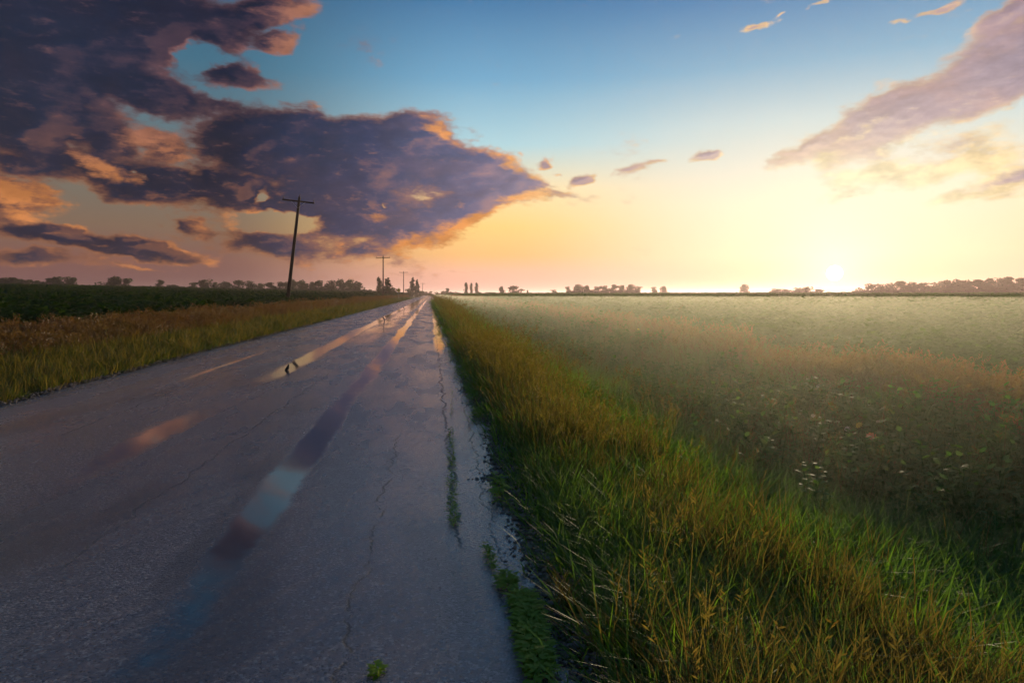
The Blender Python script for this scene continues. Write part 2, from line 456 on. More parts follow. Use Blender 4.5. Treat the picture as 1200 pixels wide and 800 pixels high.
TRACKS = []   # (x, half width, y patches) filled below for the wheel paths
def road_mat():
    m, g = new_mat("worn_wet_asphalt")
    pos = g.n('ShaderNodeNewGeometry').outputs['Position']
    x, y, z = g.xyz(pos)
    wob = g.m('SUBTRACT', g.noise(g.v('MULTIPLY', pos, (.0, .16, 0)), 1.0, 3), .5)
    wob2 = g.m('SUBTRACT', g.noise(g.v('MULTIPLY', pos, (.9, .9, 0)), 1.0, 4), .5)
    xw = g.m('ADD', x, g.m('ADD', g.m('MULTIPLY', wob, .35), g.m('MULTIPLY', wob2, .16)))
    def strip(cx, hw, soft):
        return g.rng(g.m('ABSOLUTE', g.m('SUBTRACT', xw, cx)), hw + soft, max(hw - soft, 0))
    def along(stops):          # how full the rut is along the road
        return g.ramp(g.m('DIVIDE', y, 60.0), [(a / 60.0, (v, v, v)) for a, v in stops])
    patch = g.noise(g.v('MULTIPLY', pos, (1.6, .22, 0)), 1.0, 4, .55)
    fill1 = along([(2.3,.36),(3.2,.55),(4.2,.76),(5.0,1.),(6.5,1.),(8.0,1.),(9.5,.80),(11.5,.70),(13.5,.95),(18,1.),(32,1.),(60,.85)])
    fill2 = along([(4.,.0),(5.0,.30),(6.2,.5),(7.3,.72),(8.6,.80),(9.8,.4),(11,.2),(13.5,.75),(17,.9),(30,.9),(60,.8)])
    r1 = g.m('MULTIPLY', strip(-1.24, .17, .13), fill1)
    r2 = g.m('MULTIPLY', strip(-3.02, .26, .22), fill2)
    r3 = g.m('MULTIPLY', strip(-4.55, .06, .12), g.m('MULTIPLY', g.rng(y, 11, 14, 0, .8), g.rng(y, 26, 17)))
    r4 = g.m('MULTIPLY', strip(.22, .16, .16), g.rng(y, 14, 22))
    r5 = g.m('MULTIPLY', strip(-2.35, .75, .6), g.rng(y, 14, 26, 0, .62))
    pool = g.m('MAXIMUM', g.m('MAXIMUM', r1, r2), g.m('MAXIMUM', g.m('MAXIMUM', r3, r4), r5))
    pool = g.m('ADD', pool, g.m('MULTIPLY', g.m('SUBTRACT', patch, .5), .75))
    fine = g.noise(pos, 7.0, 5, .65)
    pool = g.m('ADD', pool, g.m('MULTIPLY', g.m('SUBTRACT', fine, .5), .75))
    pool = g.rng(pool, .32, .74)
    # surface: coarse chippings in tar, worn lighter between the wheel paths
    vor = g.n('ShaderNodeTexVoronoi', feature='F1'); g.put(vor.inputs['Vector'], pos); vor.inputs['Scale'].default_value = 70.0
    vd = vor.outputs['Distance']; vc = vor.outputs['Color']
    agg = g.noise(pos, 60.0, 5, .7)
    big = g.noise(g.v('MULTIPLY', pos, (.9, .28, 0)), 1.0, 5, .6)
    c = g.mix(big, (.100, .090, .098), (.170, .152, .160))
    stone = g.rng(g.xyz(vc)[0], .70, .95)
    c = g.mix(g.m('MULTIPLY', stone, .85), c, (.30, .28, .27))
    c = g.mix(g.rng(agg, .5, .38, 0, .85), c, (.018, .017, .019))
    brown = g.rng(g.noise(g.v('MULTIPLY', pos, (.8, .35, 0)), 1.1, 4), .50, .68, 0, .55)
    c = g.mix(brown, c, (.085, .060, .046))
    # tar-dark old patches
    dark = g.rng(g.noise(g.v('MULTIPLY', pos, (.55, .10, 0)), 1.3, 3), .58, .63, 0, .5)
    c = g.mix(dark, c, (.028, .026, .030))
    # cracks
    jag = g.m('ADD', g.m('MULTIPLY', g.m('SUBTRACT', g.noise(g.v('MULTIPLY', pos, (0, 1, 0)), 1.6, 8, .72), .5), .42),
              g.m('MULTIPLY', g.m('SUBTRACT', g.noise(g.v('MULTIPLY', pos, (0, 1, 0)), 9.0, 3, .6), .5), .07))
    def crack(cx, w, y0, y1, slope=0.0):
        cx2 = g.m('ADD', g.m('ADD', cx, jag), g.m('MULTIPLY', y, slope))
        on = g.m('MULTIPLY', g.rng(y, y0 - .1, y0 + .1), g.rng(y, y1 + .4, y1 - .4))
        gap = g.rng(g.noise(pos, 5.0, 3), .36, .46)
        return g.m('MULTIPLY', g.m('MULTIPLY', g.rng(g.m('ABSOLUTE', g.m('SUBTRACT', x, cx2)), w, w * .35), on), gap)
    cr = g.m('MAXIMUM', crack(-.42, .009, 2.2, 7.5, .006), crack(.34, .008, 3.0, 16.0, .012))
    cr = g.m('MAXIMUM', cr, crack(.16, .015, 4.2, 30.0, .0))
    cr = g.m('MAXIMUM', cr, g.m('MULTIPLY', crack(-2.15, .010, 4.0, 14.0, .01), .6))
    cr = g.m('MAXIMUM', cr, g.m('MULTIPLY', crack(-4.0, .012, 8.0, 30.0, -.01), .7))
    c = g.mix(g.m('MULTIPLY', cr, .8), c, (.010, .009, .009))
    c = g.mix(g.m('MULTIPLY', pool, .22), c, (.020, .019, .022))
    edge_dirt = g.m('MAXIMUM', g.rng(g.m('ADD', xw, g.m('MULTIPLY', wob2, .3)), .46, .74), g.rng(xw, -5.85, -6.25))
    c = g.mix(g.m('MULTIPLY', edge_dirt, .7), c, (.070, .048, .036))
    damp = g.noise(g.v('MULTIPLY', pos, (1.1, .30, 0)), 1.4, 5, .6)
    rough = g.m('ADD', g.rng(damp, .35, .65, .16, .33), g.m('MULTIPLY', g.m('SUBTRACT', fine, .5), .12))
    rough = g.m('ADD', rough, g.m('MULTIPLY', edge_dirt, .25))
    rough = g.m('ADD', g.m('MULTIPLY', rough, g.m('SUBTRACT', 1.0, pool)), g.m('MULTIPLY', pool, .045))
    rough = g.m('ADD', rough, g.m('MULTIPLY', cr, .6))
    h = g.m('ADD', g.m('MULTIPLY', g.m('SUBTRACT', 1.0, g.m('MULTIPLY', vd, 1.0)), .45), g.m('MULTIPLY', agg, 1.0))
    h = g.m('SUBTRACT', h, g.m('MULTIPLY', cr, .9))
    st = g.m('SUBTRACT', 1.0, g.m('MULTIPLY', pool, .965))
    nrm = bump(g, h, .0040, st)
    p = principled(g, c, rough, nrm, spec=g.m('ADD', .6, g.m('MULTIPLY', pool, .4)))
    g.put(p.inputs['Coat Weight'], g.m('ADD', .26, g.m('MULTIPLY', pool, .32)))     # the film of water
    g.put(p.inputs['Coat Roughness'], g.m('SUBTRACT', .20, g.m('MULTIPLY', pool, .17)))
    return m

M_GROUND = ground_mat()
M_ROAD = road_mat()

xs = [-v for v in spread(14.0, 20.0, .5, 3300, 1.16)][::-1] + list(np.arange(-13.75, 14.01, .25)) + spread(14.5, 20, .5, 3300, 1.16)
ys = list(np.arange(-30, -2, 2.0)) + spread(-2.0, 45, .5, 4000, 1.06)
ground = grid_mesh("ground", xs, ys, terrain, M_GROUND, "structure")
tag(ground, "flat farmland with green fields and grassy verges either side of the road")

def build_road():
    ys = list(np.arange(-12, 0, 1.0)) + spread(0.0, 40, .2, 2600, 1.05)
    nx = 60
    vs, fs = [], []
    for y in ys:
        l, r = float(edge_l(y)), float(edge_r(y))
        row = [(l - .06, -.16)]
        for i in range(nx):
            t = i / (nx - 1); x = l + (r - l) * t
            z = .05 * (1 - (2 * t - 1) ** 2)
            for cx in (-1.24, -3.02, -4.55): z -= .010 * math.exp(-((x - cx) / .32) ** 2)
            if i in (0, nx - 1): z -= .018
            row.append((x, z))
        row.append((r + .06, -.16))
        vs += [(x, y, z) for x, z in row]
    w = nx + 2
    for j in range(len(ys) - 1):
        for i in range(w - 1):
            a = j * w + i
            fs.append((a, a + 1, a + 1 + w, a + w))
    mb = MB(); mb.add(vs, fs, True)
    return tag(mb.build("road", M_ROAD), "wet cracked two lane country road running straight to the horizon", kind="structure")
build_road()

# ------------------------------------------------------------------ plants of the verge: prototypes for the ground cover
M_LUSH = leaf_mat("lush_grass", [(.055,.105,.013),(.100,.165,.020),(.130,.190,.026),(.160,.190,.034),(.20,.185,.045)], .5)
M_DRY = leaf_mat("dry_grass", [(.08,.065,.020),(.13,.095,.030),(.18,.125,.045),(.13,.07,.024)], .5, gloss=.008)
M_RUST = leaf_mat("rust_grass", [(.16,.068,.022),(.21,.096,.030),(.25,.14,.046),(.15,.10,.03)], .5)
M_WEED = leaf_mat("weed_leaf", [(.040,.125,.018),(.065,.160,.024),(.090,.180,.030),(.13,.18,.035)], .5, gloss=.02)
M_CROP = leaf_mat("crop_leaf", [(.036,.110,.015),(.058,.145,.020),(.085,.165,.028)], .5, gloss=.02, patch=.05)
M_BRIGHT = leaf_mat("bright_grass", [(.085,.175,.016),(.120,.215,.022),(.155,.235,.030)], .5)
M_DIM_LUSH = leaf_mat("dimmed_grass", [(.026,.046,.008),(.050,.070,.011),(.075,.088,.015),(.12,.095,.024)], .45)  # verge grass darkened in colour: the left side's dimness is painted in
M_DIM_RUST = leaf_mat("dimmed_rust_grass", [(.085,.034,.012),(.115,.050,.016),(.13,.070,.024),(.085,.055,.016)], .45)  # rust grass painted darker in place of dimmer light on the left bank
M_DARKCROP = leaf_mat("dark_crop_leaf", [(.018,.040,.008),(.028,.055,.011),(.042,.068,.014)], .4, gloss=.02, patch=.05)
M_MOSS = leaf_mat("crack_weed_leaf", [(.140,.240,.008),(.180,.280,.012),(.220,.300,.018)], .4, patch=3.0)

R = random.Random(3)
def blade(mb, base, ang, h, lean, w, segs=4, droop=.3):
    dx, dy = math.cos(ang), math.sin(ang)
    tx = ang + math.pi / 2 + R.uniform(-.7, .7)
    sx, sy = math.cos(tx), math.sin(tx)
    vs, fs = [], []
    for i in range(segs + 1):
        t = i / segs
        out = lean * h * (t ** 1.8)
        z = h * (t - droop * t ** 3)
        ww = w * (1 - t ** 1.7) + .0004
        p = (base[0] + dx * out, base[1] + dy * out, base[2] + z)
        vs += [(p[0] - sx * ww / 2, p[1] - sy * ww / 2, p[2]), (p[0] + sx * ww / 2, p[1] + sy * ww / 2, p[2])]
    for i in range(segs): fs.append((2 * i, 2 * i + 1, 2 * i + 3, 2 * i + 2))
    mb.add(vs, fs, True)
    return Vector(((vs[-1][0] + vs[-2][0]) / 2, (vs[-1][1] + vs[-2][1]) / 2, vs[-1][2])), Vector((dx * lean, dy * lean, 1 - droop)).normalized()

def grass_clump(n, h0, h1, rad, w, lean=(.15, .9), droop=(.1, .5)):
    mb = MB()
    for i in range(n):
        a = R.uniform(0, 6.28); r = rad * math.sqrt(R.random())
        b = (math.cos(a) * r, math.sin(a) * r, -.04)
        blade(mb, b, a + R.uniform(-1, 1), R.uniform(h0, h1), R.uniform(*lean), w * R.uniform(.7, 1.3), 3, R.uniform(*droop))
    return mb

def seed_clump(n, h0, h1, rad, headw, headl):
    mb = MB()
    for i in range(n):
        a = R.uniform(0, 6.28); r = rad * math.sqrt(R.random())
        h = R.uniform(h0, h1)
        tip, d = blade(mb, (math.cos(a) * r, math.sin(a) * r, -.04), a + R.uniform(-1, 1), h, R.uniform(.1, .45), .0045, 4, R.uniform(.02, .2))
        for k in range(8):         # the seed head: short spikelets up the top of the stalk
            p = tip - d * headl * (k / 8)
            q = R.uniform(0, 6.28)
            o = Vector((math.cos(q), math.sin(q), .9)).normalized()
            s = o.orthogonal().normalized() * headw * .5
            e = p + o * headl * .42
            m_ = (p + e) / 2
            mb.add([p, m_ - s, e, m_ + s], [(0, 1, 2, 3)], True)
    return mb

def leaf(mb, base, d, up, l, w):
    d = d.normalized(); s = d.cross(up).normalized() if d.cross(up).length > 1e-3 else Vector((1, 0, 0))
    nrm = s.cross(d)
    m1, m2 = base + d * l * .35 - nrm * l * .05, base + d * l * .7 - nrm * l * .02
    mb.add([base, m1 - s * w * .5 + nrm * w * .12, m1 + s * w * .5 + nrm * w * .12, m2 - s * w * .36, m2 + s * w * .36, base + d * l - nrm * l * .12],
           [(0, 2, 1), (1, 2, 4, 3), (3, 4, 5)], True)

def weed_plant(h, nst, nl, ls):
    mb = MB()
    for s_ in range(nst):
        a = R.uniform(0, 6.28); ln = R.uniform(.05, .35)
        hh = h * R.uniform(.7, 1.0)
        b = Vector((R.uniform(-.05, .05), R.uniform(-.05, .05), -.04))
        t = b + Vector((math.cos(a) * ln * hh, math.sin(a) * ln * hh, hh))
        mb.tube([b, (b + t) / 2 + Vector((0, 0, hh * .04)), t], [.006, .005, .002], 4, False)
        for k in range(nl):
            f = .2 + .8 * (k + R.random()) / nl
            p = b.lerp(t, f); q = k * 2.4 + R.uniform(-.5, .5)
            leaf(mb, p, Vector((math.cos(q), math.sin(q), R.uniform(.0, .8))), Vector((0, 0, 1)), ls * R.uniform(.6, 1.2) * (1.15 - .5 * f), ls * .42)
    return mb

def crop_plant(n, rad, h, ls):
    mb = MB()
    for k in range(n):
        a = R.uniform(0, 6.28); r = rad * math.sqrt(R.random())
        zz = h * (1 - .5 * (r / rad) ** 2) * R.uniform(.35, 1.0)
        q = a + R.uniform(-1, 1)
        leaf(mb, Vector((math.cos(a) * r, math.sin(a) * r, zz)), Vector((math.cos(q), math.sin(q), R.uniform(-.5, .5))), Vector((0, 0, 1)), ls * R.uniform(.7, 1.3), ls * .75)
    return mb

def proto_collection(name, mbs, mat):
    c = bpy.data.collections.new(name)
    for i, mb in enumerate(mbs):
        o = bpy.data.objects.new(f"{name}_{i:02d}", mb.mesh(name, mat))
        c.objects.link(o)
    return c, len(mbs)

def stone(sz):
    mb = MB(); bm = bmesh.new(); bmesh.ops.create_icosphere(bm, subdivisions=1, radius=sz)
    for v in bm.verts: v.co *= R.uniform(.7, 1.25); v.co.z *= .6
    bm.verts.index_update()
    mb.add([v.co.copy() for v in bm.verts], [[v.index for v in f.verts] for f in bm.faces]); bm.free()
    return mb
def stone_mat():
    m, g = new_mat("edge_gravel"); oi = g.n('ShaderNodeObjectInfo')
    principled(g, g.ramp(oi.outputs['Random'], [(0, (.07, .048, .036)), (.5, (.15, .115, .09)), (1, (.25, .21, .18))]), .8, spec=.3)
    return m
P_STONE = proto_collection("edge_stone", [stone(.012) for _ in range(5)], stone_mat())
P_LUSH = proto_collection("lush_clump", [grass_clump(32, .14, .55, .13, .0085, (.15, 1.1), (.1, .55)) for _ in range(6)], M_LUSH)
P_SHORT = proto_collection("short_clump", [grass_clump(30, .08, .24, .12, .008) for _ in range(4)], M_BRIGHT)
P_DRYB = proto_collection("dry_clump", [grass_clump(14, .18, .46, .10, .006, (.15, .6), (.1, .4)) for _ in range(4)], M_DRY)
P_SEED = proto_collection("seed_clump", [seed_clump(7, .40, .75, .12, .007, .085) for _ in range(5)], M_DRY)
P_RUST = proto_collection("rust_clump", [seed_clump(18, .40, .80, .20, .017, .16) for _ in range(5)], M_RUST)
P_DIM_LUSH = proto_collection("dimmed_clump", [grass_clump(26, .16, .50, .12, .011, (.15, .95), (.1, .5)) for _ in range(4)], M_DIM_LUSH)
P_DIM_RUST = proto_collection("dimmed_rust_clump", [seed_clump(18, .40, .75, .20, .017, .16) for _ in range(4)], M_DIM_RUST)
P_DARKCROP = proto_collection("dark_crop_clump", [crop_plant(70, .36, .5, .11) for _ in range(3)], M_DARKCROP)
P_WEED = proto_collection("weed_clump", [weed_plant(R.uniform(.45, .85), R.randint(3, 5), 10, .12) for _ in range(6)], M_WEED)
P_CROP = proto_collection("crop_clump", [crop_plant(70, .36, .5, .11) for _ in range(4)], M_CROP)

def scatter_tree(coll):
    gt = bpy.data.node_groups.new("scatter", 'GeometryNodeTree')
    gt.interface.new_socket("Geometry", in_out='INPUT', socket_type='NodeSocketGeometry')
    gt.interface.new_socket("Geometry", in_out='OUTPUT', socket_type='NodeSocketGeometry')
    g = G(gt)
    gi, go = g.n('NodeGroupInput'), g.n('NodeGroupOutput')
    ci = g.n('GeometryNodeCollectionInfo')
    ci.inputs['Collection'].default_value = coll
    ci.inputs['Separate Children'].default_value = True
    ci.inputs['Reset Children'].default_value = True
    def attr(nm, typ):
        a = g.n('GeometryNodeInputNamedAttribute', data_type=typ); a.inputs['Name'].default_value = nm
        return a.outputs[0]
    ip = g.n('GeometryNodeInstanceOnPoints')
    L = gt.links.new
    L(gi.outputs[0], ip.inputs['Points']); L(ci.outputs[0], ip.inputs['Instance'])
    ip.inputs['Pick Instance'].default_value = True
    L(attr('pick', 'INT'), ip.inputs['Instance Index'])
    e2r = g.n('FunctionNodeEulerToRotation'); L(attr('turn', 'FLOAT_VECTOR'), e2r.inputs[0])
    L(e2r.outputs[0], ip.inputs['Rotation']); L(attr('size', 'FLOAT_VECTOR'), ip.inputs['Scale'])
    L(ip.outputs[0], go.inputs[0])
    return gt

VIEW_AZ = math.degrees(YAW)
def polar(n, r0, r1, k, a0=-47.0, a1=47.0):
    """Points about the camera: the density over the ground falls off as r to the power -k."""
    u = rng.random(n)
    e = 2 - k
    r = (r0 ** e + u * (r1 ** e - r0 ** e)) ** (1 / e)
    a = np.radians(VIEW_AZ + rng.uniform(a0, a1, n))
    return r * np.sin(a), r * np.cos(a), r

def scatter(name, proto, x, y, smin, smax, label, cat, grow=None, tilt=.12, zoff=0.0):
    coll, cnt = proto
    n = len(x)
    z = terrain(x, y) + zoff
    me = bpy.data.meshes.new(name)
    me.vertices.add(n)
    me.vertices.foreach_set("co", np.stack([x, y, z], -1).astype(np.float32).ravel())
    s = rng.uniform(smin, smax, n) * (grow if grow is not None else 1.0)
    sz = np.stack([s, s, s * rng.uniform(.8, 1.2, n) / (np.sqrt(grow) if grow is not None else 1.0)], -1)
    tn = np.stack([rng.normal(0, tilt, n), rng.normal(0, tilt, n), rng.uniform(0, 6.28, n)], -1)
    a = me.attributes.new('size', 'FLOAT_VECTOR', 'POINT'); a.data.foreach_set('vector', sz.astype(np.float32).ravel())
    a = me.attributes.new('turn', 'FLOAT_VECTOR', 'POINT'); a.data.foreach_set('vector', tn.astype(np.float32).ravel())
    a = me.attributes.new('pick', 'INT', 'POINT'); a.data.foreach_set('value', rng.integers(0, cnt, n).astype(np.int32))
    o = bpy.data.objects.new(name, me); COL.objects.link(o)
    md = o.modifiers.new("scatter", 'NODES'); md.node_group = scatter_tree(coll)
    return tag(o, label, cat, kind="stuff")

def plant_cover():
    # right verge ---------------------------------------------------------
    def zone(n, r0, r1, k, dens):
        x, y, r = polar(n, r0, r1, k)
        keep = (rng.random(n) < dens(x, y)) & (y > .3)
        keep &= ~((x > edge_l(y) - .03) & (x < edge_r(y) + .07))
        return x[keep], y[keep], r[keep]
    gr = lambda r, a=6.0, p=.55: np.maximum(1.0, (r / a) ** p)
    wob = lambda x, y: 1.6 * (fbm(x * .22, y * .16) - .5)
    def band(v, a, b, s): return sm((v - a) / s) * sm((b - v) / s)
    x, y, r = zone(135000, 1.6, 160, 1.35, lambda x, y: band(x, .72, 10.5, .35) * (.55 + .6 * fbm(x * .5, y * .35)) * (1 - .5 * band(x, 1.4, 3.4, .6)))
    scatter("roadside_grass", P_LUSH, x, y, .44, .95, "tall lush green grass covering the right verge and ditch", "grass", gr(r) * (.68 + .55 * fbm(x * 1.1, y * .9)) * (.92 - .30 * band(x, 1.5, 3.4, .6)))
    x, y, r = zone(150000, 1.6, 140, 1.35, lambda x, y: np.maximum(.6 * band(x, .66, 1.5, .2), np.maximum(band(x + .4 * wob(x, y), 1.3, 3.7, .5), .75 * band(x, 3, 8.5, .8))))
    scatter("short_grass", P_SHORT, x, y, .8, 1.5, "short bright green grass strip along the right verge", "grass", gr(r) * 1.25)
    x, y, r = zone(60000, 1.6, 90, 1.35, lambda x, y: band(x, .72, 2.4 + 0 * x, .25) * sm((fbm(x * .9, y * .5) - .3) * 4) * 1.0 + .07 * (x > 1) * (x < 7))
    scatter("dry_grass", P_DRYB, x, y, .8, 1.3, "straw coloured dry grass among the green along the right verge", "grass", gr(r))
    x, y, r = zone(90000, 2.2, 150, 1.35, lambda x, y: ((band(x, .80, 2.2, .4) * .55 + .05 * band(x, 1.9, 9, 1)) * (.30 + .70 * sm((y - 5) / 5))) * sm((fbm(x * .45 + 9, y * .3) - .3) * 3))
    scatter("seed_grass", P_SEED, x, y, .7, 1.15, "tall golden grass stalks with seed heads on the right verge", "grass", gr(r))
    x, y, r = zone(90000, 2.5, 120, 1.35, lambda x, y: band(x + wob(x, y), 2.9, 8.0, 1.2) * sm((fbm(x * .35 + 3, y * .35 + 7) - .40) * 3.2) * .36)
    scatter("ditch_weeds", P_WEED, x, y, .5, 1.0, "dark broad leaved weeds crowding the ditch right of the road", "weeds", gr(r))
    x, y, r = zone(80000, 5, 260, 1.3, lambda x, y: band(x + wob(x, y), 6.6, 10.0, .9) * (.05 + 1.0 * sm((fbm(x * .3, y * .2) - .3) * 3)) * .8)
    scatter("rust_grass", P_RUST, x, y, .5, .8, "rust coloured seeding grass along the far bank of the right ditch", "grass", gr(r, 8))
    x, y, r = zone(120000, 8, 420, 1.25, lambda x, y: sm((x + wob(x, y) - 9.3) / 1.5))
    scatter("field_crop", P_CROP, x, y, .8, 1.25, "low green leafy crop covering the wide field on the right", "crop", gr(r, 14, .6))
    y = rng.uniform(.02, 1, 9000) ** 1.7 * 30 + 1.5
    x = edge_r(y) + rng.normal(.02, .09, len(y))
    o = scatter("edge_gravel", P_STONE, x, y, .4, 1.5, "loose gravel crumbling off the right edge of the asphalt", "gravel", zoff=.055)
    y2 = rng.uniform(.02, 1, 5000) ** 1.5 * 40 + 5
    x2 = edge_l(y2) + rng.normal(-.02, .10, len(y2))
    scatter("edge_gravel", P_STONE, x2, y2, .5, 1.8, "loose gravel crumbling off the left edge of the asphalt", "gravel", zoff=.055)
    # left verge ------------------------------------------------------------
    x, y, r = zone(150000, 6, 220, 1.3, lambda x, y: band(-x, 6.25, 13.5, .35))
    scatter("roadside_grass", P_DIM_LUSH, x, y, .45, .75, "dimmed green grass on the bank along the left side of the road", "grass", gr(r, 9))
    x, y, r = zone(110000, 6, 140, 1.3, lambda x, y: band(-x, 6.2, 9.0, .4) * (.22 + .6 * fbm(x * .8, y * .4)))
    scatter("dry_grass", P_DRYB, x, y, .7, 1.2, "yellowed dry grass fringe beside the left edge of the asphalt", "grass", gr(r, 9))
    x, y, r = zone(90000, 8, 260, 1.3, lambda x, y: band(-x + .6 * wob(x, y), 8.6, 12.2, .7) * sm((fbm(x * .2, y * .12) - .25) * 4))
    scatter("rust_grass", P_DIM_RUST, x, y, .42, .64, "rust coloured seeding grass on top of the left bank", "grass", gr(r, 9))
    x, y, r = zone(120000, 10, 420, 1.25, lambda x, y: sm((-x + wob(x, y) - 11.8) / 1.2))
    scatter("field_crop", P_DARKCROP, x, y, .8, 1.2, "dark green leafy crop covering the field on the left", "crop", gr(r, 14, .6))
plant_cover()

# ------------------------------------------------------------------ utility poles
def wood_mat():
    m, g = new_mat("weathered_pole_wood")
    tc = g.n('ShaderNodeTexCoord').outputs['Object']
    n = g.noise(g.v('MULTIPLY', tc, (14, 14, .6)), 1.0, 5, .6)
    c = g.mix(n, (.030, .020, .014), (.075, .052, .036))
    principled(g, c, .85, bump(g, n, .01), spec=.2)
    return m
def plain_mat(name, a, b, scale, rough, spec=.4, metal=0.0):
    m, g = new_mat(name)
    tc = g.n('ShaderNodeTexCoord').outputs['Object']
    principled(g, g.mix(g.noise(tc, scale, 4, .6), a, b), rough, spec=spec, metal=metal)
    return m
M_WOOD = wood_mat()
M_STEEL = plain_mat("galvanised_steel", (.22, .22, .22), (.34, .33, .32), 20, .5, metal=.8)
M_CERAMIC = plain_mat("brown_insulator", (.06, .035, .025), (.09, .05, .035), 10, .25)

def utility_pole(base_px, top_px, depth, arm_half, label, group=None):
    b = at_depth(*base_px, depth); t = at_depth(*top_px, depth)
    zb = gz(b.x, b.y)
    ax = t - b
    # carry the axis down to the ground
    k = (t.z - zb) / max(ax.z, .1)
    b2 = t - ax * k
    root = empty("utility_pole", b2)
    tag(root, label, "utility pole", group)
    h = (t - b2)
    up = h.normalized()
    along = (RGT - up * RGT.dot(up)).normalized()       # the arm lies across the road
    fwd = up.cross(along)
    q = Matrix((along, fwd, up)).transposed().to_quaternion()
    mb = MB()
    mb.tube([up * -.6, up * (h.length * .3), up * (h.length * .7), up * h.length, up * (h.length + .02)], [.17, .158, .138, .12, .07], 14)
    mb.build("pole", M_WOOD, root)
    ac = up * (h.length - .42) - fwd * .17
    ab = MB(); ab.box(ac, (2 * arm_half, .10, .13), q, .012)
    arm = ab.build("crossarm", M_WOOD, root)
    bb = MB(); bb.tube([ac - fwd * .06, ac + fwd * .36], [.018, .018], 6); bb.build("bolt", M_STEEL, arm)
    for s in (-1, 1):
        br = MB()
        br.tube([ac + along * s * arm_half * .45 - fwd * .055 - up * .05, up * (h.length - 1.05) - fwd * .14], [.012, .012], 5)
        br.build("brace", M_STEEL, root)
    for p in (ac + along * -arm_half * .94 + up * .065, ac + along * arm_half * .94 + up * .065, up * (h.length + .01)):
        ins = MB()
        ins.tube([p, p + up * .10, p + up * .11, p + up * .15, p + up * .16, p + up * .22, p + up * .25], [.014, .014, .035, .05, .03, .042, .012], 8)
        ins.build("insulator", M_CERAMIC, root)
    return root

utility_pole((337, 352), (351, 231), 62, 1.46, "tall leaning wooden pole with a tilted crossarm, nearest of the row")
utility_pole((449, 343), (449, 300), 156, 1.6, "upright wooden pole rising from behind the dark tree clump")
utility_pole((473, 342), (473, 318), 262, 1.6, "slim distant pole between the yellow sign and the conifer trees")
utility_pole((495, 344), (495.5, 331.5), 430, 1.6, "tiny farthest pole standing just right of the conifer trees")

# ------------------------------------------------------------------ road sign
def road_sign():
    p = at_depth(467.2, 340, 165)
    zb = gz(p.x, p.y)
    root = empty("road_sign", (p.x, p.y, zb), 0)
    tag(root, "yellow diamond warning sign with a dark symbol on the left verge", "road sign")
    h = p.z - zb
    mb = MB(); mb.box(Vector((0, .04, h * .5 + .2)), (.06, .05, h + 1.0), None, .008); mb.build("post", M_STEEL, root)
    my = plain_mat("yellow_sign_paint", (.80, .54, .02), (.84, .58, .03), 3, .45)
    mk = plain_mat("black_sign_paint", (.012, .012, .012), (.02, .02, .02), 3, .5)
    q = Euler((0, math.radians(45), 0)).to_quaternion()
    pl = MB(); pl.box(Vector((0, 0, h)), (.80, .012, .80), q, .004); plate = pl.build("sign_plate", my, root)
    bd = MB()
    for s in (-1, 1):
        for w in (0, 1):
            off = q @ (Vector((s * .36, 0, 0)) if w else Vector((0, 0, s * .36)))
            bd.box(Vector((0, -.0085, h)) + off, (.02, .005, .70) if w else (.70, .006, .02), q)
    bd.build("border", mk, plate)
    ar = MB()      # a bent arrow
    ar.box(Vector((.10, -.009, h - .12)), (.10, .006, .34)); ar.box(Vector((.03, -.0095, h + .10)), (.24, .007, .10))
    ar.add([(-.24, -.012, h + .10), (-.08, -.012, h + .25), (-.08, -.012, h - .05), (-.24, -.007, h + .10), (-.08, -.007, h + .25), (-.08, -.007, h - .05)],
           [(0, 1, 2), (5, 4, 3), (0, 3, 4, 1), (1, 4, 5, 2), (2, 5, 3, 0)])
    ar.build("symbol", mk, plate)
road_sign()

# ------------------------------------------------------------------ trees
M_TREE = leaf_mat("tree_leaf", [(.018, .028, .010), (.028, .042, .013), (.042, .055, .017)], .3, gloss=.02, patch=.6)
M_CONIF = leaf_mat("conifer_needle", [(.016, .028, .014), (.026, .042, .018)], .2, gloss=.02, patch=.6)
M_BARK = plain_mat("tree_bark", (.05, .036, .026), (.10, .075, .055), 8, .9, spec=.1)

